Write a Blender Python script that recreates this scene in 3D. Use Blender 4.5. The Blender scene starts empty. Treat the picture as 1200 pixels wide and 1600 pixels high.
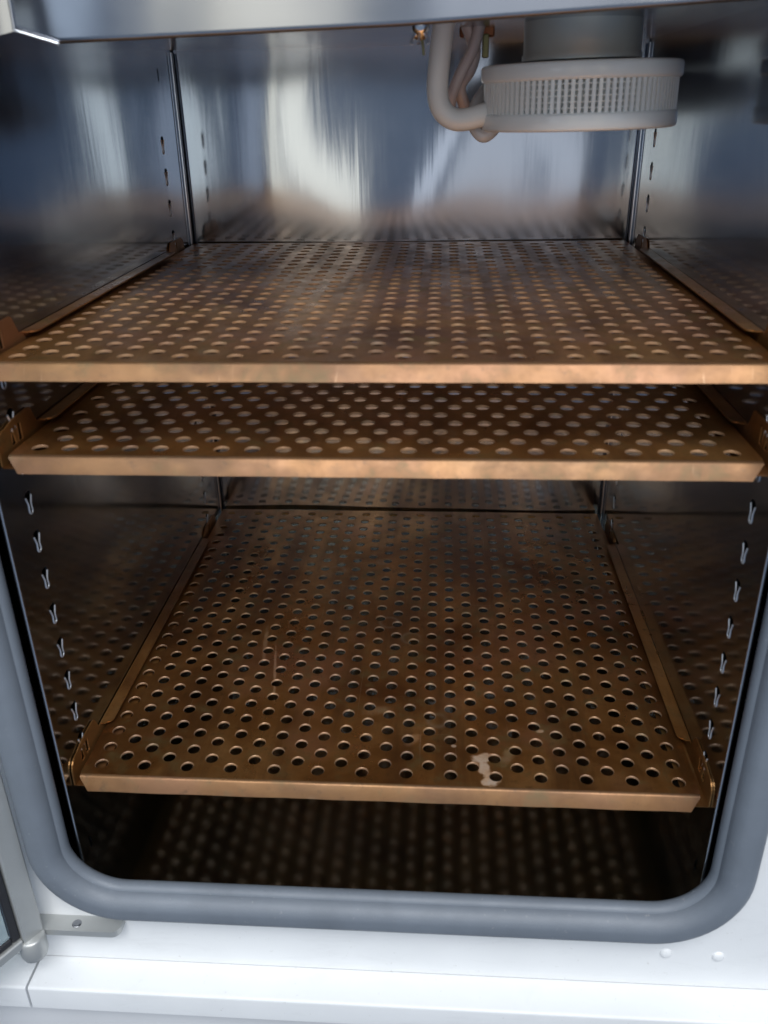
import bpy, math, random
from mathutils import Vector, Matrix
from mathutils.geometry import delaunay_2d_cdt

R = math.radians
scene = bpy.context.scene
COL = scene.collection
random.seed(7)

# ------------------------------------------------------------------ camera
cam_d = bpy.data.cameras.new('camera')
cam = bpy.data.objects.new('camera', cam_d)
COL.objects.link(cam)
cam.location = (0.0386, -0.4879, 0.4485)
cam.rotation_euler = (1.1224, 0.0166, 0.0640)
cam_d.sensor_fit = 'VERTICAL'
cam_d.sensor_height = 36.0
cam_d.lens = 36.0 * 1331.0 / 1600.0
cam_d.clip_start = 0.01
cam_d.clip_end = 50.0
cam_d.dof.use_dof = True
cam_d.dof.focus_distance = 0.80
cam_d.dof.aperture_fstop = 8.0
scene.camera = cam

# ------------------------------------------------------------------ world: dim bluish room light
world = bpy.data.worlds.new('World')
scene.world = world
world.use_nodes = True
bg = world.node_tree.nodes['Background']
bg.inputs['Color'].default_value = (0.57, 0.73, 1.0, 1)
bg.inputs['Strength'].default_value = 0.28

# ------------------------------------------------------------------ lamps of the room behind the photographer
def area(name, loc, target, sx, sy, power, col):
    d = bpy.data.lights.new(name, 'AREA')
    d.shape = 'RECTANGLE'
    d.size, d.size_y = sx, sy
    d.energy = power
    d.color = col
    o = bpy.data.objects.new(name, d)
    COL.objects.link(o)
    o.location = loc
    v = Vector(target) - Vector(loc)
    o.rotation_euler = v.to_track_quat('-Z', 'Y').to_euler()
    return o

area('ceiling_lamp', (0.30, -1.75, 2.30), (0.0, -0.1, 0.1), 2.4, 1.2, 96, (0.97, 0.985, 1.0))
area('window_light', (-0.75, -2.9, 0.75), (-0.75, 0, 0.75), 0.17, 1.9, 1.5, (1.0, 0.92, 0.70))
area('window_light', (-0.49, -2.9, 0.75), (-0.49, 0, 0.75), 0.26, 1.9, 2.4, (1.0, 0.93, 0.74))
area('window_light', (0.20, -2.9, 0.70), (0.20, 0, 0.70), 0.14, 1.8, 0.75, (0.95, 0.97, 1.0))
area('window_light', (0.46, -2.9, 0.70), (0.46, 0, 0.70), 0.22, 1.8, 0.85, (0.95, 0.95, 0.95))
area('window_light', (1.05, -2.9, 0.70), (1.05, 0, 0.70), 0.34, 1.8, 4.0, (1.0, 0.94, 0.78))
area('window_light', (-1.75, -2.6, 0.95), (-0.4, 0, 0.6), 0.7, 1.6, 5.0, (0.72, 0.85, 1.0))

vs = scene.view_settings
vs.view_transform = 'Standard'
vs.look = 'None'
vs.exposure = 0.0
vs.gamma = 1.0
vs.use_curve_mapping = False
scene.cycles.max_bounces = 14
scene.cycles.glossy_bounces = 10
scene.cycles.diffuse_bounces = 5
scene.cycles.transmission_bounces = 10
scene.cycles.transparent_max_bounces = 10
scene.cycles.caustics_reflective = True
scene.cycles.sample_clamp_indirect = 4.0
scene.cycles.blur_glossy = 0.3

# ------------------------------------------------------------------ material helpers
class NT:
    def __init__(self, name):
        self.m = bpy.data.materials.new(name)
        self.m.use_nodes = True
        self.t = self.m.node_tree
        self.b = self.t.nodes['Principled BSDF']
    def n(self, typ, **kw):
        nd = self.t.nodes.new(typ)
        for k, v in kw.items():
            if k.startswith('i_'):
                key = k[2:]
                nd.inputs[int(key) if key.isdigit() else key.replace('_', ' ')].default_value = v
            else:
                setattr(nd, k, v)
        return nd
    def l(self, a, b):
        self.t.links.new(a, b)
    def set(self, **kw):
        for k, v in kw.items():
            self.b.inputs[k.replace('_', ' ')].default_value = v
    def ramp(self, fac, stops):
        r = self.n('ShaderNodeValToRGB')
        el = r.color_ramp.elements
        el[0].position, el[0].color = stops[0][0], stops[0][1]
        el[1].position, el[1].color = stops[1][0], stops[1][1]
        for p, c in stops[2:]:
            e = el.new(p)
            e.color = c
        self.l(fac, r.inputs[0])
        return r.outputs[0]
    def coords(self, scale=(1, 1, 1), rand=False):
        tc = self.n('ShaderNodeTexCoord')
        mp = self.n('ShaderNodeMapping')
        mp.inputs['Scale'].default_value = scale
        self.l(tc.outputs['Object'], mp.inputs['Vector'])
        if rand:
            oi = self.n('ShaderNodeObjectInfo')
            ml = self.n('ShaderNodeMath', operation='MULTIPLY')
            ml.inputs[1].default_value = 37.0
            self.l(oi.outputs['Random'], ml.inputs[0])
            self.l(ml.outputs[0], mp.inputs['Location'])
        return mp.outputs[0]
    def noise(self, vec, scale, detail=3, rough=0.55, dist=0.0):
        nz = self.n('ShaderNodeTexNoise')
        nz.inputs['Scale'].default_value = scale
        nz.inputs['Detail'].default_value = detail
        nz.inputs['Roughness'].default_value = rough
        nz.inputs['Distortion'].default_value = dist
        self.l(vec, nz.inputs['Vector'])
        return nz.outputs['Fac']
    def mix(self, fac, a, b, blend='MIX'):
        mx = self.n('ShaderNodeMix', data_type='RGBA', blend_type=blend)
        if hasattr(fac, 'is_linked') or hasattr(fac, 'links'):
            self.l(fac, mx.inputs[0])
        else:
            mx.inputs[0].default_value = fac
        for s, i in ((a, 6), (b, 7)):
            if isinstance(s, tuple):
                mx.inputs[i].default_value = s
            else:
                self.l(s, mx.inputs[i])
        return mx.outputs[2]
    def maprange(self, v, a, b, c, d):
        mr = self.n('ShaderNodeMapRange')
        for i, x in enumerate((a, b, c, d)):
            mr.inputs[i + 1].default_value = x
        self.l(v, mr.inputs[0])
        return mr.outputs[0]
    def bump(self, h, strength, dist, normal=None):
        bp = self.n('ShaderNodeBump')
        bp.inputs['Strength'].default_value = strength
        bp.inputs['Distance'].default_value = dist
        self.l(h, bp.inputs['Height'])
        if normal:
            self.l(normal, bp.inputs['Normal'])
        return bp.outputs[0]

def steel(name, tangent, base=(0.50, 0.52, 0.56, 1), rough=0.12, aniso=0.6, brush=(2, 2, 500), warp=0.0035, warp_scale=(5, 5, 2.2), grain=None):
    t = NT(name)
    t.set(Metallic=1.0)
    v = t.coords(brush)
    f = t.noise(v, 1.0, 2)
    sm = t.noise(t.coords((1, 1, 1)), 9.0, 4, 0.6)
    col = t.mix(t.maprange(sm, 0.3, 0.7, 0, 1), tuple(c * 0.88 for c in base[:3]) + (1,), base)
    t.l(col, t.b.inputs['Base Color'])
    rr = t.n('ShaderNodeMath', operation='ADD')
    t.l(t.maprange(f, 0.3, 0.7, rough * 0.97, rough * 1.03), rr.inputs[0])
    t.l(t.maprange(sm, 0.35, 0.75, 0.0, 0.04), rr.inputs[1])
    t.l(rr.outputs[0], t.b.inputs['Roughness'])
    t.b.inputs['Anisotropic'].default_value = aniso
    t.b.inputs['Anisotropic Rotation'].default_value = 0.25
    cx = t.n('ShaderNodeCombineXYZ')
    for i in range(3):
        cx.inputs[i].default_value = tangent[i]
    t.l(cx.outputs[0], t.b.inputs['Tangent'])
    w = t.noise(t.coords(warp_scale), 1.0, 1.5, 0.4, 0.4)
    nb = t.bump(w, 1.0, warp)
    if grain:
        gr = t.noise(t.coords(grain), 1.0, 3, 0.6, 0.3)
        nb = t.bump(gr, 0.18, 0.00042, nb)
    t.l(nb, t.b.inputs['Normal'])
    return t.m

def copper(name, stain=False, gain=1.0, metal=0.86, rough=0.34, pale=0.0, streak=(9, 1.3, 3)):
    t = NT(name)
    v = t.coords((1, 1, 1), True)
    n1 = t.noise(v, 7.0, 6, 0.62, 0.8)
    n2 = t.noise(v, 45.0, 5, 0.65, 0.3)
    n3 = t.noise(t.coords(streak, True), 3.0, 5, 0.62)
    n4 = t.noise(v, 13.0, 3, 0.5)
    n5 = t.noise(v, 140.0, 4, 0.7)
    g = gain
    k = lambda r_, g_, b_: (r_ * g * 0.95, g_ * g * 0.84, b_ * g * 0.74, 1)
    c = t.ramp(n1, [(0.34, k(0.23, 0.100, 0.032)), (0.66, k(0.60, 0.345, 0.135)), (0.5, k(0.43, 0.215, 0.070))])
    c = t.mix(t.maprange(n3, 0.47, 0.64, 0, 0.75), c, k(0.19, 0.092, 0.036))
    c = t.mix(t.maprange(n4, 0.54, 0.68, 0, 0.65), c, k(0.52, 0.27, 0.145))
    c = t.mix(t.maprange(n2, 0.54, 0.68, 0, 0.65), c, k(0.27, 0.215, 0.095))
    c = t.mix(t.maprange(n5, 0.58, 0.74, 0, 0.55), c, k(0.13, 0.070, 0.030))
    # dried drops: thin pale rings
    vo = t.n('ShaderNodeTexVoronoi', feature='F1')
    vo.inputs['Scale'].default_value = 26.0
    t.l(v, vo.inputs['Vector'])
    ringm = t.ramp(vo.outputs['Distance'], [(0.16, (0, 0, 0, 1)), (0.30, (0, 0, 0, 1)), (0.23, (1, 1, 1, 1))])
    sel = t.maprange(t.noise(v, 11.0, 2), 0.58, 0.66, 0, 0.35)
    rm = t.n('ShaderNodeMath', operation='MULTIPLY')
    t.l(ringm, rm.inputs[0])
    t.l(sel, rm.inputs[1])
    c = t.mix(rm.outputs[0], c, (0.50, 0.40, 0.28, 1))
    ra = t.n('ShaderNodeMath', operation='ADD')
    t.l(t.maprange(n3, 0.3, 0.7, rough - 0.07, rough + 0.08), ra.inputs[0])
    t.l(t.maprange(n2, 0.4, 0.7, -0.04, 0.10), ra.inputs[1])
    ro = ra.outputs[0]
    # fine scratches in two directions
    for sc_, st in (((320, 6, 20), 0.45), ((7, 260, 20), 0.30)):
        sc = t.noise(t.coords(sc_, True), 1.0, 3, 0.75)
        c = t.mix(t.maprange(sc, 0.68, 0.76, 0, st), c, (0.62, 0.42, 0.26, 1))
    if pale:
        c = t.mix(pale, c, (0.36, 0.285, 0.225, 1))
    met = metal
    if stain:
        tc = t.n('ShaderNodeTexCoord')
        sp = t.n('ShaderNodeSeparateXYZ')
        t.l(tc.outputs['Object'], sp.inputs[0])
        wob = t.noise(tc.outputs['Object'], 150.0, 5, 0.65)
        total = None
        for (cx, cy, rx, ry, rot, hard) in ((0.0735, 0.0150, 0.0095, 0.0055, 0.5, 0.9), (0.0745, 0.0040, 0.0045, 0.0110, 0.25, 0.9), (0.0785, -0.0090, 0.0075, 0.0050, 0.2, 0.9),
                                            (0.1700, 0.385, 0.012, 0.014, 0.3, 0.35), (-0.0832, 0.0735, 0.0028, 0.0032, 0.1, 1.0), (0.020, 0.034, 0.006, 0.004, 0.8, 0.3), (-0.010, 0.068, 0.009, 0.004, 0.2, 0.22),
                                            (0.094, 0.020, 0.010, 0.004, 1.1, 0.22), (0.120, 0.048, 0.003, 0.002, 0.2, 0.6), (0.052, 0.028, 0.0022, 0.0016, 0.0, 0.7), (-0.120, 0.16, 0.0016, 0.022, 0.12, 0.35), (-0.104, 0.12, 0.0010, 0.034, 0.16, 0.35), (0.11, 0.30, 0.010, 0.006, 0.4, 0.2)):
            mp = t.n('ShaderNodeMapping', vector_type='TEXTURE')
            mp.inputs['Location'].default_value = (cx, cy, 0)
            mp.inputs['Rotation'].default_value = (0, 0, rot)
            mp.inputs['Scale'].default_value = (rx, ry, 1)
            t.l(tc.outputs['Object'], mp.inputs['Vector'])
            ln = t.n('ShaderNodeVectorMath', operation='LENGTH')
            t.l(mp.outputs[0], ln.inputs[0])
            ad = t.n('ShaderNodeMath', operation='ADD')
            t.l(ln.outputs['Value'], ad.inputs[0])
            t.l(t.maprange(wob, 0, 1, -0.9, 0.9), ad.inputs[1])
            k = t.maprange(ad.outputs[0], 0.70, 1.15 if hard > 0.5 else 1.6, hard, 0.0)
            if total is None:
                total = k
            else:
                mx = t.n('ShaderNodeMath', operation='MAXIMUM')
                t.l(total, mx.inputs[0])
                t.l(k, mx.inputs[1])
                total = mx.outputs[0]
        sg = t.n('ShaderNodeMath', operation='MULTIPLY')
        t.l(total, sg.inputs[0])
        t.l(t.maprange(n5, 0.3, 0.7, 0.95, 0.35), sg.inputs[1])
        c = t.mix(sg.outputs[0], c, (0.44, 0.36, 0.29, 1))
        mt = t.maprange(total, 0, 1, met, 0.1)
        t.l(mt, t.b.inputs['Metallic'])
    else:
        t.set(Metallic=met)
    t.l(c, t.b.inputs['Base Color'])
    t.l(ro, t.b.inputs['Roughness'])
    nb = t.bump(n2, 0.25, 0.0006)
    nb = t.bump(n4, 1.0, 0.0016, nb)
    t.l(nb, t.b.inputs['Normal'])
    return t.m

def paint(name, col, rough=0.4, bump=0.05, var=0.05, metallic=0.0, scale=14, coat=0.0, speck=0.0):
    t = NT(name)
    v = t.coords()
    n = t.noise(v, scale, 4)
    c2 = tuple(max(0, x * (1 - var)) for x in col[:3]) + (1,)
    cc = t.mix(t.maprange(n, 0.35, 0.7, 0, 1), col, c2)
    if speck:
        sp = t.noise(v, 220, 3, 0.6)
        cc = t.mix(t.maprange(sp, 0.68, 0.76, 0, speck), cc, (0.45, 0.43, 0.40, 1))
        sm = t.noise(t.coords((3, 3, 11)), 5.0, 5, 0.65, 0.5)
        cc = t.mix(t.maprange(sm, 0.56, 0.72, 0, speck * 0.45), cc, tuple(x * 0.62 for x in col[:3]) + (1,))
    t.l(cc, t.b.inputs['Base Color'])
    t.l(t.maprange(n, 0.3, 0.7, rough * 0.9, rough * 1.15), t.b.inputs['Roughness'])
    t.set(Metallic=metallic)
    if coat:
        t.b.inputs['Coat Weight'].default_value = coat
    f = t.noise(v, 900, 2)
    t.l(t.bump(f, bump, 0.0004), t.b.inputs['Normal'])
    return t.m

M = {}
M['back'] = steel('brushed_steel_back', (1, 0, 0), base=(0.47, 0.51, 0.57, 1), rough=0.11, warp=0.004, aniso=0.65, grain=(48, 48, 4))
M['side'] = steel('brushed_steel_side', (0, 1, 0), base=(0.37, 0.435, 0.52, 1), rough=0.085, warp=0.0012, aniso=0.3, grain=(60, 60, 5))
M['floor'] = steel('steel_floor', (1, 0, 0), base=(0.38, 0.43, 0.42, 1), rough=0.12, aniso=0.0, brush=(400, 2, 2), warp=0.0010)
M['header'] = steel('brushed_steel_header', (1, 0, 0), rough=0.20, warp=0.005, warp_scale=(7, 4, 3))
M['shell'] = steel('steel_shell', (0, 1, 0), base=(0.32, 0.33, 0.35, 1), rough=0.25)
M['bright'] = paint('polished_steel_edge', (0.72, 0.74, 0.78, 1), 0.22, 0.02, 0.05, 1.0)
M['rim'] = paint('bright_slot_edge', (0.72, 0.74, 0.78, 1), 0.30, 0.02, 0.05, 0.7)
M['chrome'] = paint('chrome', (0.82, 0.83, 0.85, 1), 0.08, 0.0, 0.02, 1.0)
M['alu'] = paint('satin_aluminium', (0.50, 0.51, 0.50, 1), 0.40, 0.06, 0.10, 0.55, 30)
M['copper'] = copper('tarnished_copper')
M['copper_stain'] = copper('tarnished_copper_with_stain', True)
M['copper_cut'] = copper('lit_punched_copper', gain=1.0, metal=0.25, rough=0.38, pale=0.35)  # less tarnished cut edges, with light on the hole walls put into the colour
M['copper_lip'] = copper('copper_front_edge', gain=0.47, metal=0.66, rough=0.42, pale=0.12, streak=(2, 2, 5))  # darker, rougher copper with some grey-tan mixed in, for the front lips
M['copper_rail'] = copper('tarnished_copper_rail', gain=0.8, metal=0.7)
M['gasket'] = paint('grey_silicone', (0.165, 0.190, 0.225, 1), 0.50, 0.4, 0.15, 0.0, 22, speck=0.3)
M['white'] = paint('white_powder_coat', (0.80, 0.815, 0.825, 1), 0.42, 0.2, 0.05, speck=0.35)
M['white2'] = paint('white_base_paint', (0.70, 0.71, 0.725, 1), 0.55, 0.12, 0.05)
M['cream'] = paint('cream_plastic', (0.88, 0.90, 0.89, 1), 0.22, 0.03, 0.05)
M['neck'] = paint('pale_grey_neck', (0.66, 0.67, 0.63, 1), 0.35, 0.05, 0.15, 0.2)
M['pleat'] = paint('filter_paper', (0.88, 0.90, 0.89, 1), 0.8, 0.2, 0.1)
M['rubber'] = paint('black_rubber', (0.02, 0.02, 0.024, 1), 0.5, 0.1, 0.2)
M['orange'] = paint('copper_bracket', (0.35, 0.12, 0.05, 1), 0.4, 0.1, 0.3, 0.6)
M['brass'] = paint('brass', (0.36, 0.33, 0.16, 1), 0.45, 0.05, 0.2, 0.5)

def tube_mat(name, col, trans, rough=0.25, sss=0.0):
    t = NT(name)
    n = t.noise(t.coords(), 30, 2)
    t.l(t.mix(t.maprange(n, 0.3, 0.7, 0, 1), col, tuple(c * 0.9 for c in col[:3]) + (1,)), t.b.inputs['Base Color'])
    t.set(Roughness=rough, IOR=1.41)
    t.b.inputs['Transmission Weight'].default_value = trans
    return t.m
M['silicone'] = tube_mat('milky_silicone', (0.90, 0.93, 0.93, 1), 0.12, 0.3)
M['clear'] = tube_mat('clear_tubing', (0.93, 0.94, 0.96, 1), 0.30, 0.15)
M['pink'] = tube_mat('pink_tubing', (0.92, 0.80, 0.80, 1), 0.25, 0.2)
gl = NT('door_glass')
gl.set(Roughness=0.02, IOR=1.5)
gl.b.inputs['Base Color'].default_value = (0.86, 0.95, 0.94, 1)
gl.b.inputs['Transmission Weight'].default_value = 1.0
gl.l(gl.bump(gl.noise(gl.coords(), 6, 1), 0.1, 0.001), gl.b.inputs['Normal'])
M['glass'] = gl.m

# ------------------------------------------------------------------ mesh helpers
class MB:
    def __init__(self):
        self.v, self.f, self.s = [], [], []
    def add(self, verts, faces, smooth=False):
        o = len(self.v)
        self.v += [tuple(p) for p in verts]
        for f in faces:
            self.f.append(tuple(i + o for i in f))
            self.s.append(smooth)
    def box(self, x0, x1, y0, y1, z0, z1, b=0.0):
        if b <= 0:
            v = [(x0, y0, z0), (x1, y0, z0), (x1, y1, z0), (x0, y1, z0), (x0, y0, z1), (x1, y0, z1), (x1, y1, z1), (x0, y1, z1)]
            self.add(v, [(3, 2, 1, 0), (4, 5, 6, 7), (0, 1, 5, 4), (1, 2, 6, 5), (2, 3, 7, 6), (3, 0, 4, 7)])
            return
        # bevelled box: three nested rings of faces
        v, idx = [], {}
        for sx in (0, 1):
            for sy in (0, 1):
                for sz in (0, 1):
                    X, Y, Z = (x0, x1)[sx], (y0, y1)[sy], (z0, z1)[sz]
                    dx, dy, dz = b * (1 - 2 * sx), b * (1 - 2 * sy), b * (1 - 2 * sz)
                    idx[sx, sy, sz, 'x'] = len(v); v.append((X, Y + dy, Z + dz))
                    idx[sx, sy, sz, 'y'] = len(v); v.append((X + dx, Y, Z + dz))
                    idx[sx, sy, sz, 'z'] = len(v); v.append((X + dx, Y + dy, Z))
        F = []
        for s in (0, 1):
            F.append([idx[s, a, c, 'x'] for a, c in ((0, 0), (1, 0), (1, 1), (0, 1))])
            F.append([idx[a, s, c, 'y'] for a, c in ((0, 0), (1, 0), (1, 1), (0, 1))])
            F.append([idx[a, c, s, 'z'] for a, c in ((0, 0), (1, 0), (1, 1), (0, 1))])
        for a in (0, 1):
            for c in (0, 1):
                F.append([idx[a, c, 0, 'x'], idx[a, c, 1, 'x'], idx[a, c, 1, 'y'], idx[a, c, 0, 'y']])
                F.append([idx[a, 0, c, 'x'], idx[a, 1, c, 'x'], idx[a, 1, c, 'z'], idx[a, 0, c, 'z']])
                F.append([idx[0, a, c, 'y'], idx[1, a, c, 'y'], idx[1, a, c, 'z'], idx[0, a, c, 'z']])
                for d in (0, 1):
                    F.append([idx[a, c, d, k] for k in 'xyz'])
        self.add(v, F)
    def sweep(self, path, prof, closed_prof=True, normal=None, smooth=True, cap=True):
        """prof: list of (u,w); path: points; frames from a fixed 'normal' axis or parallel transport"""
        P = [Vector(p) for p in path]
        n = len(P)
        T = []
        for i in range(n):
            a, b = P[max(i - 1, 0)], P[min(i + 1, n - 1)]
            T.append((b - a).normalized())
        if normal is None:
            ref = Vector((0, 0, 1)) if abs(T[0].z) < 0.9 else Vector((1, 0, 0))
            N = (ref - T[0] * ref.dot(T[0])).normalized()
        rings = []
        for i in range(n):
            if normal is not None:
                W = Vector(normal)
                U = T[i].cross(W).normalized()
            else:
                N = (N - T[i] * N.dot(T[i])).normalized()
                U, W = N, T[i].cross(N)
            rings.append([P[i] + U * u + W * w for u, w in prof])
        m = len(prof)
        v = [p for r in rings for p in r]
        F = []
        for i in range(n - 1):
            for j in range(m if closed_prof else m - 1):
                k = (j + 1) % m
                F.append((i * m + j, i * m + k, (i + 1) * m + k, (i + 1) * m + j))
        self.add(v, F, smooth)
        if cap and closed_prof:
            self.add(rings[0], [tuple(reversed(range(m)))])
            self.add(rings[-1], [tuple(range(m))])
    def tube(self, path, r, seg=12, cap=True):
        self.sweep(path, [(r * math.cos(2 * math.pi * k / seg), r * math.sin(2 * math.pi * k / seg)) for k in range(seg)], cap=cap)
    def lathe(self, c, prof, seg=64, closed=False, axis=None):
        m = len(prof)
        v = []
        for i in range(seg):
            a = 2 * math.pi * i / seg
            for r, z in prof:
                v.append((c[0] + r * math.cos(a), c[1] + r * math.sin(a), c[2] + z))
        F = []
        for i in range(seg):
            k = (i + 1) % seg
            for j in range(m if closed else m - 1):
                j2 = (j + 1) % m
                F.append((i * m + j, k * m + j, k * m + j2, i * m + j2))
        self.add(v, F, True)
    def mesh(self, name):
        me = bpy.data.meshes.new(name)
        me.from_pydata(self.v, [], self.f)
        me.polygons.foreach_set('use_smooth', self.s)
        me.update()
        return me
    def build(self, name, mat, parent=None, loc=None, rot=None, auto=None, recalc=True):
        me = self.mesh(name)
        if recalc:
            import bmesh
            bm = bmesh.new()
            bm.from_mesh(me)
            bmesh.ops.recalc_face_normals(bm, faces=bm.faces)
            bm.to_mesh(me)
            bm.free()
        me.materials.append(M[mat])
        if auto is not None:
            me.polygons.foreach_set('use_smooth', [True] * len(me.polygons))
            me.set_sharp_from_angle(angle=R(auto))
        return link(name, me, parent, loc, rot)

def link(name, me, parent=None, loc=None, rot=None):
    o = bpy.data.objects.new(name, me)
    COL.objects.link(o)
    if parent is not None:
        o.parent = parent
    if loc is not None:
        o.location = loc
    if rot is not None:
        o.rotation_euler = rot
    return o

def tag(o, label, cat, group=None):
    o['label'] = label
    o['category'] = cat
    if group:
        o['group'] = group
    return o

def thing(name, label, cat, loc=(0, 0, 0), rot=(0, 0, 0), group=None):
    o = bpy.data.objects.new(name, None)
    o.empty_display_size = 0.02
    COL.objects.link(o)
    o.location = loc
    o.rotation_euler = rot
    return tag(o, label, cat, group)

def copy_tree(o, parent=None):
    c = o.copy()
    COL.objects.link(c)
    c.parent = parent
    for ch in list(o.children):
        copy_tree(ch, c)
    return c

def inside(p, poly):
    r = False
    j = len(poly) - 1
    for i in range(len(poly)):
        a, b = poly[i], poly[j]
        if (a[1] > p[1]) != (b[1] > p[1]) and p[0] < (b[0] - a[0]) * (p[1] - a[1]) / (b[1] - a[1]) + a[0]:
            r = not r
        j = i
    return r

def sheet2d(outer, holes=()):
    """triangles of a flat outline with holes; returns 2-D verts, faces"""
    vs_, es = [], []
    for loop in [outer] + list(holes):
        o = len(vs_)
        vs_ += [Vector(p) for p in loop]
        es += [(o + i, o + (i + 1) % len(loop)) for i in range(len(loop))]
    v, e, f, *_ = delaunay_2d_cdt(vs_, es, [], 0, 1e-7)
    out = []
    for t in f:
        c = sum((v[i] for i in t), Vector((0, 0))) / len(t)
        if inside(c, outer) and not any(inside(c, h) for h in holes):
            out.append(tuple(t))
    return v, out

def arc(cx, cy, r, a0, a1, n):
    return [(cx + r * math.cos(R(a0 + (a1 - a0) * i / n)), cy + r * math.sin(R(a0 + (a1 - a0) * i / n))) for i in range(n + 1)]

# ------------------------------------------------------------------ key dimensions (metres)
XL, XR = -0.2309, 0.2331          # liner side walls
YF, YB = -0.0300, 0.4490          # their front edge, the back wall
ZF, ZC = -0.0910, 0.4955         # chamber floor and ceiling
PANEL_Y = -0.043                # white front panel
SLOT_P, SLOT_Z0 = 0.0286, 0.2068
SLOT_YF, SLOT_YB = 0.0042, 0.3864

# ================================================================== incubator
inc = thing('incubator', 'open stainless steel incubator chamber with white front and grey rubber door seal', 'incubator', (0, 0, 0))

# ---- keyhole slots in the side walls
def slot_outline():
    p = []
    p += arc(0, 0.0022, 0.0021, 180, 360, 8)                       # rounded bottom
    p += [(0.0017, 0.0062), (0.0021, 0.0080), (0.0030, 0.0102), (0.0039, 0.0124)]
    p += [(0.0038, 0.0146), (0.0025, 0.0154), (0.0, 0.0156), (-0.0025, 0.0154), (-0.0038, 0.0146)]
    p += [(-0.0039, 0.0124), (-0.0030, 0.0102), (-0.0021, 0.0080), (-0.0017, 0.0062)]
    return p
SLOT = slot_outline()
PLAIN = arc(0, 0.0102, 0.0016, 0, 180, 6) + arc(0, 0.0022, 0.0016, 180, 360, 6)
slots = []
for k in range(-7, 8):
    for ys in (SLOT_YF, SLOT_YB):
        slots.append((ys, SLOT_Z0 - k * SLOT_P, SLOT))
for ys in (-0.0144, 0.3975):
    slots.append((ys, 0.4690, PLAIN))
    slots.append((ys, -0.0760, PLAIN))

rim_mb = MB()
rim_path = [(0, y, z) for y, z in SLOT[-4:] + SLOT[:13]]
rim_mb.tube(rim_path, 0.00060, 6)
rim_me = rim_mb.mesh('slot_rim')
rim_me.materials.append(M['rim'])

for X, sgn in ((XL, -1), (XR, 1)):
    mb = MB()
    outer = [(YF, ZF - 0.004), (YB - 0.005, ZF - 0.004), (YB - 0.005, ZC + 0.003), (YF, ZC + 0.003)]
    holes = [[(a + ys, b + zs) for a, b in sh] for ys, zs, sh in slots]
    v, f = sheet2d(outer, holes)
    mb.add([(X, p[0], p[1]) for p in v], f)
    for h in holes:
        n = len(h)
        mb.add([(X, a, b) for a, b in h] + [(X + sgn * 0.0012, a, b) for a, b in h], [(i, (i + 1) % n, n + (i + 1) % n, n + i) for i in range(n)])
    wall = mb.build('side_wall', 'side', inc, recalc=False)
    # rolled front edge and rear corner edge
    mb = MB()
    mb.tube([(X + sgn * 0.0004, YF - 0.0008, ZF - 0.004), (X + sgn * 0.0004, YF - 0.0008, 0.56)], 0.0012, 10)
    mb.build('rolled_edge', 'bright', wall)
    mb = MB()
    mb.tube([(X - sgn * 0.0012, YB - 0.0055, ZF), (X - sgn * 0.0012, YB - 0.0055, ZC)], 0.0019, 10)
    mb.build('corner_edge', 'bright', wall)
    for ys, zs, sh in slots:
        if sh is SLOT:
            link('slot_rim', rim_me, wall, (X - sgn * 0.0001, ys, zs))

# ---- back wall, floor, ceiling, dark outer shell
def grid(mb, fn, nu, nv):
    v = [fn(i / nu, j / nv) for j in range(nv + 1) for i in range(nu + 1)]
    F = [(j * (nu + 1) + i, j * (nu + 1) + i + 1, (j + 1) * (nu + 1) + i + 1, (j + 1) * (nu + 1) + i) for j in range(nv) for i in range(nu)]
    mb.add(v, F, True)
mb = MB()
grid(mb, lambda u, w: (XL - 0.012 + u * (XR - XL + 0.024), YB + 0.0014 + 0.0022 * math.sin(6.5 * u + 4.5 * w - 0.9) * (0.25 + math.sin(3.1 * w)) + 0.0006 * math.sin(15 * u - 12 * w), ZF - 0.01 + w * (ZC - ZF + 0.02)), 48, 48)
mb.build('back_wall', 'back', inc, recalc=False)
mb = MB()
grid(mb, lambda u, w: (XL - 0.01 + u * (XR - XL + 0.02), -0.0450 + w * (YB + 0.055), ZF - 0.002 * (1 - abs(2 * u - 1))), 12, 12)
mb.build('chamber_floor', 'floor', inc, recalc=False)
mb = MB()
grid(mb, lambda u, w: (XL - 0.003 + u * (XR - XL + 0.006), 0.056 + w * (YB - 0.051), ZC + 0.002 + 0.0008 * math.sin(6 * u + 3 * w)), 16, 16)
mb.build('chamber_ceiling', 'header', inc, recalc=False)
mb = MB()
S = 0.262
y0, y1, z0, z1 = PANEL_Y + 0.002, 0.490, -0.118, 0.66
mb.add([(-S, y0, z0), (S, y0, z0), (S, y1, z0), (-S, y1, z0), (-S, y0, z1), (S, y0, z1), (S, y1, z1), (-S, y1, z1)], [(0, 1, 2, 3), (4, 7, 6, 5), (3, 2, 6, 7), (0, 3, 7, 4), (1, 5, 6, 2)])
mb.build('outer_shell', 'shell', inc)
# outer insulated cabinet body behind the white front
mb = MB()
mb.add([(-.36, PANEL_Y + .001, -.166), (.36, PANEL_Y + .001, -.166), (.36, .60, -.166), (-.36, .60, -.166), (-.36, PANEL_Y + .001, .70), (.36, PANEL_Y + .001, .70), (.36, .60, .70), (-.36, .60, .70)], [(0, 1, 2, 3), (4, 7, 6, 5), (3, 2, 6, 7), (0, 3, 7, 4), (1, 5, 6, 2)])
mb.build('cabinet_body', 'white', inc)

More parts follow.
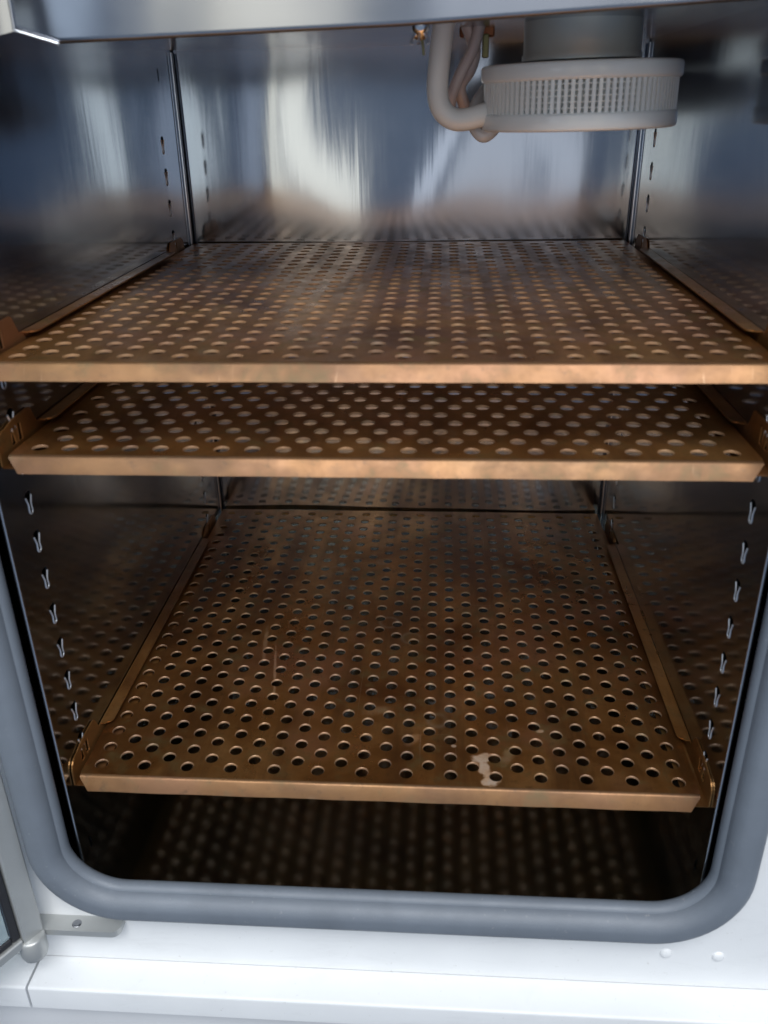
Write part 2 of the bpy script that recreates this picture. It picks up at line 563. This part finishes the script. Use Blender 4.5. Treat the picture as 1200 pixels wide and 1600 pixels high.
# ---- door seal: a fat round rubber tube with a flat inner lip
GL, GR, GB, GC = -0.2462, 0.2476, -0.0915, 0.054
def u_path(l, r, b, rad, top, n=14):
    p = [(l, top)] + [(l, b + rad + (top - b - rad) * i / 6) for i in range(5, 0, -1)]
    p += arc(l + rad, b + rad, rad, 180, 270, n)
    p += arc(r - rad, b + rad, rad, 270, 360, n)
    p += [(r, b + rad + (top - b - rad) * i / 6) for i in range(1, 6)] + [(r, top)]
    return p
gp = [(x, -0.050, z) for x, z in u_path(GL, GR, GB, GC, 0.66)]
prof = []
for k in range(28):
    a = 2 * math.pi * k / 28
    r = 0.0130
    u, w = r * math.cos(a), r * math.sin(a)
    prof.append((u, max(w, -0.0121)))
mb = MB()
mb.sweep(gp, prof, normal=(0, 1, 0))
gasket = mb.build('door_seal', 'gasket', inc)
# inner lip of the seal, a lower step towards the chamber
mb = MB()
lp = [(x, -0.0465, z) for x, z in u_path(GL + 0.0105, GR - 0.0105, GB + 0.0105, GC - 0.0105, 0.66)]
mb.sweep(lp, [(0.0055 * math.cos(2 * math.pi * k / 14), 0.0060 * math.sin(2 * math.pi * k / 14)) for k in range(14)], normal=(0, 1, 0))
mb.build('seal_lip', 'gasket', gasket)

# ---- white front panel with its opening
op = u_path(GL + 0.004, GR - 0.004, GB + 0.004, GC - 0.004, 0.66, 10)
outer = [(-0.36, 0.70), (-0.36, -0.166), (0.36, -0.166), (0.36, 0.70), (GR - 0.004, 0.70)] + list(reversed(op)) + [(GL + 0.004, 0.70)]
v, f = sheet2d(outer)
mb = MB()
mb.add([(p[0], PANEL_Y, p[1]) for p in v], f)
panel = mb.build('front_panel', 'white', inc, recalc=False)
for x, z in ((0.2125, -0.1305), (0.2510, -0.1315)):
    mb = MB()
    mb.lathe((0, 0, 0), [(0.0046, 0), (0.0044, 0.0008), (0.0034, 0.0018), (0.0018, 0.0024), (0.0, 0.0025)], 20)
    mb.build('rivet', 'white', panel, (x, PANEL_Y, z), (R(90), 0, 0))

# ---- bottom ledge: folded white sheet, mitred off on the left
def ledge(x0, x1, name):
    mb = MB()
    r = 0.0022
    prof = [(PANEL_Y + 0.0005, -0.1666), (-0.0690, -0.1670)] + [( -0.0690 + r * math.cos(R(a)), -0.1670 - r + r * math.sin(R(a))) for a in (112, 135, 158, 180)] + [(-0.0690 - r, -0.1900), (-0.0600, -0.1900), (-0.0600, -0.172), (PANEL_Y + 0.0005, -0.172)]
    n = len(prof)
    mb.add([(x0, a, b) for a, b in prof] + [(x1, a, b) for a, b in prof], [(i, (i + 1) % n, n + (i + 1) % n, n + i) for i in range(n)] + [tuple(range(n)), tuple(range(n, 2 * n))])
    return mb.build(name, 'white', inc, auto=40)
ledge(-0.2760, 0.36, 'bottom_ledge')
ledge(-0.36, -0.2780, 'ledge_corner')
mb = MB()
mb.box(-0.36, 0.36, -0.0585, 0.60, -0.42, -0.1905, 0.002)
mb.build('lower_panel', 'white2', inc)

# ---- hinge bracket for the glass door
mb = MB()
pts = [(-0.2760, PANEL_Y - 0.0002), (-0.2760, -0.0570), (-0.2080, -0.0570)] + arc(-0.2080, -0.0500, 0.0070, 270, 360, 6) + [(-0.2010, PANEL_Y - 0.0002)]
n = len(pts)
zt, zb = -0.1180, -0.1235
v, f = sheet2d(pts)
mb.add([(p[0], p[1], zt) for p in v], f)
mb.add([(p[0], p[1], zb) for p in v], [tuple(reversed(t)) for t in f])
mb.add([(a, b, zt) for a, b in pts] + [(a, b, zb) for a, b in pts], [(i, n + i, n + (i + 1) % n, (i + 1) % n) for i in range(n)])
hb = mb.build('hinge_bracket', 'alu', inc)
mb = MB()
mb.lathe((0, 0, 0), [(0.0036, 0.0), (0.0034, 0.0003), (0.0022, 0.0004), (0, 0.0004)], 16)
mb.build('screw', 'shell', hb, (-0.2360, -0.0505, zt + 0.0002))
mb = MB()
mb.lathe((0, 0, 0), [(0, 0.010), (0.0085, 0.010), (0.0100, 0.0085), (0.0102, -0.006), (0.0090, -0.010), (0, -0.0105)], 28)
mb.build('hinge_knuckle', 'alu', inc, (-0.2665, -0.0635, -0.1260))

# ================================================================== upper air duct across the top of the chamber
duct = thing('air_duct', 'brushed stainless steel air duct running across the top of the chamber', 'duct', (0, 0.05, 0.49))
HB = [(-0.2042, 0.4884), (-0.1802, 0.4815), (0.0189, 0.4862), (0.2331, 0.4957)]
def header_z(x):
    for a, b in zip(HB[:-1], HB[1:]):
        if x <= b[0]:
            return a[1] + (b[1] - a[1]) * (x - a[0]) / (b[0] - a[0])
    return HB[-1][1]
mb = MB()
xs = [-0.2042 + 0.0120 * i / 6 for i in range(6)] + [-0.1802 + i * (0.2331 + 0.1802) / 24 for i in range(25)]
xs = sorted(set([-0.2042, -0.1960, -0.1880] + [-0.1802 + i * (0.2331 + 0.1802) / 24 for i in range(25)]))
r = 0.0030
rows = []
for x in xs:
    zb = header_z(x)
    col = [(x, 0.0, 0.62 - 0.49), (x, 0.0, 0.54 - 0.49)]
    col += [(x, r - r * math.cos(R(a)), zb + r - r * math.sin(R(a)) - 0.49) for a in (0, 18, 36, 54, 72, 90)]
    col += [(x, 0.0050, zb + 0.0006 - 0.49), (x, 0.0066, zb + 0.0040 - 0.49), (x, 0.0070, zb + 0.0200 - 0.49)]
    rows.append(col)
m = len(rows[0])
mb.add([p for c in rows for p in c], [(i * m + j, (i + 1) * m + j, (i + 1) * m + j + 1, i * m + j + 1) for i in range(len(rows) - 1) for j in range(m - 1)], True)
mb.build('front_plate', 'header', duct, recalc=False)
mb = MB()
zl = -0.0016
mb.add([(-0.2042, 0.0008, 0.13), (-0.2042, 0.0008, zl), (-0.2309, -0.003, zl - 0.0060), (-0.2309, -0.003, 0.13), (-0.2309, 0.008, zl - 0.0045), (-0.2042, 0.012, zl + 0.002)], [(0, 1, 2, 3), (1, 5, 4, 2)])
mb.build('side_plate', 'header', duct, recalc=False)
mb = MB()
mb.tube([(-0.2042, -0.0008, 0.13), (-0.2042, -0.0008, 0.03), (-0.2042, -0.0008, zl)], 0.0011, 8)
mb.build('weld_seam', 'bright', duct)
mb = MB()
mb.tube([(-0.2042, -0.0006, zl), (-0.1922, -0.0004, -0.0052), (-0.1806, 0.0004, -0.0086)], 0.0011, 8)
mb.build('weld_seam', 'bright', duct)

# ================================================================== copper shelves
HW, SYF, SYB, TH = 0.2265, -0.0145, 0.4445, 0.0017
HP, CS, HR, YH0 = 0.01905, 0.0165, 0.00475, -0.0036
def shelf_panel_mesh(turned=False):
    mb = MB()
    walls = []
    seg = 6
    tw = (lambda x, y, z: (y, x, z)) if turned else (lambda x, y, z: (x, y, z))
    def rect(x0, x1, ya, yb):
        mb.add([tw(x0, ya, 0), tw(x1, ya, 0), tw(x1, yb, 0), tw(x0, yb, 0)], [(0, 1, 2, 3)])
        mb.add([tw(x0, ya, -TH), tw(x1, ya, -TH), tw(x1, yb, -TH), tw(x0, yb, -TH)], [(3, 2, 1, 0)])
    def cell(cx, cy, hp):
        hx, hy = CS / 2, hp / 2
        b = []
        for (ax, ay), (bx, by) in (((-hx, -hy), (hx, -hy)), ((hx, -hy), (hx, hy)), ((hx, hy), (-hx, hy)), ((-hx, hy), (-hx, -hy))):
            for i in range(seg):
                t = i / seg
                b.append((ax + (bx - ax) * t, ay + (by - ay) * t))
        n = len(b)
        rings = [[tw(cx + x, cy + y, 0) for x, y in b]]
        ang = [math.atan2(y, x) for x, y in b]
        for rr, z in ((HR + 0.0003, 0), (HR, -0.0003), (HR, -TH + 0.0002), (HR + 0.0002, -TH)):
            rings.append([tw(cx + rr * math.cos(a), cy + rr * math.sin(a), z) for a in ang])
        rings.append([tw(cx + x, cy + y, -TH) for x, y in b])
        v = [p for r_ in rings for p in r_]
        F = []
        for k in range(5):
            for i in range(n):
                j = (i + 1) % n
                F.append((k * n + i, k * n + j, (k + 1) * n + j, (k + 1) * n + i))
        mb.add(v, F)
        walls.extend(range(len(mb.f) - 4 * n, len(mb.f) - n))
    # strips of holes run front to back, or side to side on the sheet that was punched the other way round
    if turned:
        S0, S1, first, hp, nA, o0, o1 = -HW, HW, -11 * 0.0193, 0.0193, 23, SYF, SYB
        centre = lambda c: YH0 + 0.0005 + c * CS
    else:
        S0, S1, first, hp, nA, o0, o1 = SYF, SYB, YH0, HP, 24, -HW, HW
        centre = lambda c: (-13 + c) * CS
    for c in range(27):
        cx = centre(c)
        ya, cnt = (first - hp / 2, nA) if c % 2 == 0 else (first, nA - 1)
        rect(cx - CS / 2, cx + CS / 2, S0, ya)
        for j in range(cnt):
            cell(cx, ya + hp * (j + 0.5), hp)
        rect(cx - CS / 2, cx + CS / 2, ya + cnt * hp, S1)
    rect(o0, centre(0) - CS / 2, S0, S1)
    rect(centre(26) + CS / 2, o1, S0, S1)
    # short turned-down rims at the sides and the back
    for s in (-1, 1):
        mb.box(s * HW - 0.0006, s * HW + 0.0006, SYF + 0.002, SYB, -0.0060, -0.0001)
    mb.box(-HW + 0.001, HW - 0.001, SYB - 0.0006, SYB + 0.0006, -0.0065, -0.0001)
    me = mb.mesh('perforated_panel')
    me.materials.append(M['copper'])
    me.materials.append(M['copper_cut'])
    for i in walls:
        me.polygons[i].material_index = 1
    return me

def lip_mesh():
    # bent front edge: tight bend, then a face leaning outward, mitred at both ends
    mb = MB()
    rb, ang = 0.0034, 60
    prof = [(0.0, 0.0, 0.0)]
    for a in range(0, ang + 1, 13):
        prof.append((-rb * math.sin(R(a)), -rb + rb * math.cos(R(a)), 0.0))
    y_, z_, _ = prof[-1]
    L = 0.0100
    prof.append((y_ - L * math.cos(R(ang)), z_ - L * math.sin(R(ang)), 0.0065))
    yb_, zb_, ib = prof[-1]
    prof.append((yb_ + 0.0012, zb_ - 0.0004, ib))
    prof.append((y_ + 0.0020, z_ - 0.0015, 0.0012))
    n = len(prof)
    NX = 24
    v, F = [], []
    for i in range(NX + 1):
        for a, b, ins in prof:
            x = -(HW - ins) + 2 * (HW - ins) * i / NX
            wob = 0.00025 * math.sin(i * 1.7) * (b / -0.01)
            v.append((x, SYF + a + wob, b))
    for i in range(NX):
        for j in range(n - 1):
            F.append((i * n + j, (i + 1) * n + j, (i + 1) * n + j + 1, i * n + j + 1))
    mb.add(v, F, True)
    return mb.mesh('front_lip')

pm, pm_turned, lm = shelf_panel_mesh(), shelf_panel_mesh(True), lip_mesh()
lm.materials.append(M['copper_lip'])
lm.set_sharp_from_angle(angle=R(50))
SHELF_Z = [(0.3153, 'top'), (0.2565, 'mid'), (0.0, 'low')]
slabels = {'top': 'perforated copper shelf, uppermost of three, below the round filter',
           'mid': 'middle perforated copper shelf, close under the uppermost shelf',
           'low': 'lowest perforated copper shelf with a whitish stain near its front edge'}
for z, key in SHELF_Z:
    t = thing('copper_shelf', slabels[key], 'shelf', (0, 0, z), (0, 0, 0), 'perforated copper shelves')
    p = link('perforated_panel', pm_turned if key == 'mid' else pm, t)
    l = link('front_lip', lm, t)
    if key == 'low':
        p.material_slots[0].link = 'OBJECT'
        p.material_slots[0].material = M['copper_stain']

# ================================================================== side channels that hold the shelves
XW = {-1: -0.2292, 1: 0.2318}      # web plane (distance from the middle)
def rail_parts():
    """left-hand rail; x towards the chamber is +"""
    parts = {}
    # web: a vertical plate against the wall with a window for the front hook
    o = [(-0.0190, -0.0080), (0.4150, -0.0080), (0.4190, -0.004)] + arc(0.4020, 0.0010, 0.0110, 10, 90, 6) + arc(0.3730, 0.0010, 0.0110, 90, 160, 6) + [(0.3580, 0.0050), (0.0330, 0.0050)] + arc(0.0235, 0.0125, 0.0050, 10, 90, 5) + [(0.0080, 0.0172), (-0.0020, 0.0160)] + arc(-0.0105, 0.0045, 0.0100, 80, 170, 6) + [(-0.0206, -0.0060)]
    win = [(-0.0035, 0.0010), (0.0110, 0.0010), (0.0110, 0.0125), (-0.0035, 0.0115)]
    win2 = [(0.3810, -0.0010), (0.3890, -0.0010), (0.3890, 0.0095), (0.3810, 0.0095)]
    v, f = sheet2d(o, [win, win2])
    mb = MB()
    th = 0.0010
    mb.add([(0, p[0], p[1]) for p in v], f)
    mb.add([(-th, p[0], p[1]) for p in v], [tuple(reversed(t)) for t in f])
    for lp_ in (o, win, win2):
        n = len(lp_)
        mb.add([(0, a, b) for a, b in lp_] + [(-th, a, b) for a, b in lp_], [(i, (i + 1) % n, n + (i + 1) % n, n + i) for i in range(n)])
    parts['web'] = mb
    # top flange: folds over the shelf's edge, rounded at its front corner
    FW = 0.0086
    o = [(0.0, 0.0370), (0.0030, 0.0370)] + arc(FW - 0.0055, 0.0440, 0.0055, 285, 360, 6) + [(FW, 0.3520)] + arc(FW - 0.005, 0.3520, 0.005, 0, 90, 4) + [(0.0, 0.3570)]
    v, f = sheet2d(o)
    mb = MB()
    z0, z1 = 0.0050, 0.0040
    mb.add([(p[0], p[1], z0) for p in v], f)
    mb.add([(p[0], p[1], z1) for p in v], [tuple(reversed(t)) for t in f])
    n = len(o)
    mb.add([(a, b, z0) for a, b in o] + [(a, b, z1) for a, b in o], [(i, n + i, n + (i + 1) % n, (i + 1) % n) for i in range(n)])
    parts['top_flange'] = mb
    # bottom flange: carries the shelf
    mb = MB()
    o = [(0.0, -0.0190)] + arc(0.0085, -0.0130, 0.0060, 260, 350, 5) + [(0.0145, 0.0), (0.0145, 0.4150), (0.0, 0.4150)]
    v, f = sheet2d(o)
    mb.add([(p[0], p[1], -0.0072) for p in v], f)
    mb.add([(p[0], p[1], -0.0080) for p in v], [tuple(reversed(t)) for t in f])
    n = len(o)
    mb.add([(a, b, -0.0072) for a, b in o] + [(a, b, -0.0080) for a, b in o], [(i, n + i, n + (i + 1) % n, (i + 1) % n) for i in range(n)])
    parts['bottom_flange'] = mb
    # hooks: tongues bent out of the web into the wall slots
    for nm, y in (('hook', 0.0038), ('hook', 0.3850)):
        mb = MB()
        path = [(-0.0003, y, 0.0012), (-0.0008, y, 0.0050), (-0.0012, y, 0.0090), (-0.0022, y, 0.0120), (-0.0034, y, 0.0160)]
        if y > 0.2:
            path = [(a_, b_, c_ - 0.0024) for a_, b_, c_ in path]
        mb.sweep(path, [(-0.0005, -0.0019), (0.0005, -0.0019), (0.0005, 0.0019), (-0.0005, 0.0019)], normal=(0, 1, 0), smooth=False)
        parts.setdefault('hook', []).append(mb)
    return parts

rp = rail_parts()
rail_meshes = []
for nm, mbs in rp.items():
    for mb in (mbs if isinstance(mbs, list) else [mbs]):
        me = mb.mesh(nm)
        me.materials.append(M['copper_rail'])
        flip = MB()
        flip.v = [(-a, b, c) for a, b, c in mb.v]
        flip.f = [tuple(reversed(t)) for t in mb.f]
        flip.s = mb.s
        mf = flip.mesh(nm)
        mf.materials.append(M['copper_rail'])
        rail_meshes.append((nm, me, mf))
wl = {'top': 'uppermost', 'mid': 'middle', 'low': 'lowest'}
for z, key in SHELF_Z:
    for s in (-1, 1):
        side = 'left' if s < 0 else 'right'
        t = thing('shelf_rail', 'copper side channel hooked to the %s wall, holding the %s shelf' % (side, wl[key]), 'shelf rail', (XW[s], 0, z), (0, 0, 0), 'copper shelf channels')
        for nm, me, mf in rail_meshes:
            link(nm, me if s < 0 else mf, t)

# ================================================================== round filter hanging in the chamber
FC = (0.1350, 0.2000, 0.0)
FR = 0.0690
flt = thing('air_filter', 'round cream plastic air filter with ribbed side hanging below the duct', 'filter', (FC[0], FC[1], 0.4290), (0, R(-0.8), 0))
def ring(z0, z1, r, ri, name):
    mb = MB()
    b = 0.0022
    mb.lathe((0, 0, 0), [(0, z0 + 0.0004), (ri, z0), (r - b, z0), (r - 0.3 * b, z0 + 0.3 * b), (r, z0 + b), (r, z1 - b), (r - 0.3 * b, z1 - 0.3 * b), (r - b, z1), (ri, z1), (0, z1)], 72)
    return mb.build(name, 'cream', flt)
ring(0.0, 0.0115, FR, 0.050, 'bottom_ring')
ring(0.0310, 0.0420, FR + 0.0010, 0.050, 'top_ring')
mb = MB()
prof_n = 120
v, F = [], []
for i in range(prof_n * 2):
    a = math.pi * i / prof_n
    rr = 0.0648 if i % 2 else 0.0615
    v += [(rr * math.cos(a), rr * math.sin(a), 0.0105), (rr * math.cos(a), rr * math.sin(a), 0.0320)]
n2 = prof_n * 2
F = [(2 * i, 2 * ((i + 1) % n2), 2 * ((i + 1) % n2) + 1, 2 * i + 1) for i in range(n2)]
mb.add(v, F)
mb.build('pleated_core', 'pleat', flt)
mb = MB()
mb.box(-0.0010, 0.0010, -0.0012, 0.0012, 0.0108, 0.0315)
rib_me = mb.mesh('rib')
rib_me.materials.append(M['cream'])
NR = 96
for i in range(NR):
    a = 2 * math.pi * i / NR
    link('rib', rib_me, flt, ((FR - 0.0022) * math.cos(a), (FR - 0.0022) * math.sin(a), 0), (0, 0, a))
for k in range(5):
    mb = MB()
    zc = 0.0142 + k * 0.0036
    mb.lathe((0, 0, zc), [(FR - 0.0046, -0.0004), (FR - 0.0030, -0.0004), (FR - 0.0030, 0.0004), (FR - 0.0046, 0.0004)], 72, closed=True)
    mb.build('hoop', 'cream', flt)
mb = MB()
mb.lathe((0, 0, 0), [(0.0415, 0.0440), (0.0415, 0.0475), (0.0405, 0.0480), (0.0405, 0.0690)], 56)
mb.build('neck', 'neck', flt)

# ================================================================== hoses and fittings beside the filter
def smooth_path(pts, sub=8):
    P = [Vector(p) for p in pts]
    P = [P[0] * 2 - P[1]] + P + [P[-1] * 2 - P[-2]]
    out = []
    for i in range(1, len(P) - 2):
        for k in range(sub):
            t = k / sub
            a, b, c, d = P[i - 1], P[i], P[i + 1], P[i + 2]
            out.append(0.5 * ((2 * b) + (c - a) * t + (2 * a - 5 * b + 4 * c - d) * t * t + (3 * b - a - 3 * c + d) * t ** 3))
    out.append(P[-2])
    return out
def hose(name, pts, r, mat, label, cat='hose', group=None):
    c = Vector(pts[0])
    mb = MB()
    mb.tube([p - c for p in smooth_path(pts)], r, 18)
    return tag(mb.build(name, mat, None, c), label, cat, group)
hose('silicone_hose', [(0.0380, 0.19, 0.5010), (0.0362, 0.19, 0.4878), (0.0344, 0.19, 0.472), (0.0334, 0.19, 0.4559), (0.0362, 0.19, 0.4440), (0.0445, 0.19, 0.4370), (0.0559, 0.19, 0.4366), (0.0725, 0.193, 0.4410)], 0.0076, 'silicone', 'thick milky silicone hose curving down into the round filter')
hose('clear_tube', [(0.0700, 0.240, 0.4560), (0.0612, 0.222, 0.4440), (0.0604, 0.212, 0.4322), (0.0677, 0.208, 0.4245), (0.0760, 0.212, 0.4300), (0.0790, 0.222, 0.4400)], 0.0046, 'clear', 'thin clear tube looping out under the left edge of the filter')
hose('pink_tube', [(0.0640, 0.225, 0.5000), (0.0590, 0.222, 0.4830), (0.0511, 0.22, 0.4686), (0.0445, 0.22, 0.4540), (0.0420, 0.222, 0.4420)], 0.0042, 'pink', 'pinkish tube slanting down to the left behind the milky hose', 'hose')
hose('pink_tube', [(0.0536, 0.230, 0.5000), (0.0600, 0.230, 0.4830), (0.0575, 0.230, 0.4700), (0.0500, 0.232, 0.4580), (0.0540, 0.236, 0.4440)], 0.0046, 'pink', 'pinkish tube bending to the right just beside the filter', 'hose')
# copper-coloured bracket the tubes come out of
br = thing('tube_bracket', 'dark copper coloured bracket on the ceiling behind the hoses', 'bracket', (0.0620, 0.245, 0.4990))
mb = MB()
mb.box(-0.0130, 0.0130, -0.006, 0.006, -0.0080, 0.0, 0.001)
mb.build('plate', 'orange', br)
mb = MB()
mb.box(0.0040, 0.0090, -0.009, -0.0062, -0.0220, -0.0060, 0.0008)
mb.build('tab', 'brass', br)
# chrome temperature probe under the duct
pr = thing('probe_fitting', 'small shiny chrome fitting with splayed prongs under the duct', 'fitting', (0.0232, 0.115, 0.4930))
mb = MB()
mb.lathe((0, 0, 0), [(0, -0.0105), (0.0036, -0.0100), (0.0042, -0.0060), (0.0055, -0.0050), (0.0056, 0.0010), (0.0045, 0.0020), (0.0045, 0.0070)], 6 * 4)
mb.build('body', 'chrome', pr)
for a in (200, 320, 260, 80):
    mb = MB()
    dx, dy = math.cos(R(a)), math.sin(R(a))
    mb.tube([(dx * 0.003, dy * 0.003, -0.0060), (dx * 0.0048, dy * 0.0048, -0.0090), (dx * 0.0062, dy * 0.0062, -0.0125)], 0.0010, 8)
    mb.build('prong', 'chrome', pr)
mb = MB()
mb.tube([(0.0010, 0, -0.0090), (0.0018, -0.0005, -0.0150), (0.0020, 0, -0.0185)], 0.0008, 8)
mb.build('sensor_pin', 'brass', pr)

# ================================================================== open inner glass door at the left
DA = math.atan2(-0.5, 0.866)       # rotation so that local +x runs along the open door, towards the viewer
dr = thing('glass_door', 'open inner glass door with aluminium frame at the lower left corner', 'door', (-0.2585, -0.0575, -0.1200), (0, 0, R(238)))
DLEN, DHGT, DT = 0.46, 0.70, 0.012
def door_box(name, mat, x0, x1, y0, y1, z0, z1, b):
    mb = MB()
    mb.box(x0, x1, y0, y1, z0, z1, b)
    return mb.build(name, mat, dr)
door_box('hinge_stile', 'alu', 0.0, 0.0165, -DT, 0.0, 0.0, DHGT, 0.0012)
door_box('bottom_rail', 'alu', 0.0167, DLEN - 0.0167, -DT, -0.0005, 0.0, 0.0085, 0.0010)
door_box('free_stile', 'alu', DLEN - 0.0165, DLEN, -DT, 0.0, 0.0, DHGT, 0.0012)
door_box('top_rail', 'alu', 0.0167, DLEN - 0.0167, -DT, -0.0005, DHGT - 0.0125, DHGT, 0.0010)
sl = MB()
sl.box(0.0168, 0.0230, -0.0085, -0.0030, 0.0087, DHGT - 0.0127, 0.001)
sl.box(0.0232, DLEN - 0.0232, -0.0085, -0.0030, 0.0087, 0.0150, 0.001)
sl.build('glazing_seal', 'rubber', dr)
door_box('pane', 'glass', 0.0234, DLEN - 0.0170, -0.0080, -0.0040, 0.0152, DHGT - 0.0130, 0.0004)
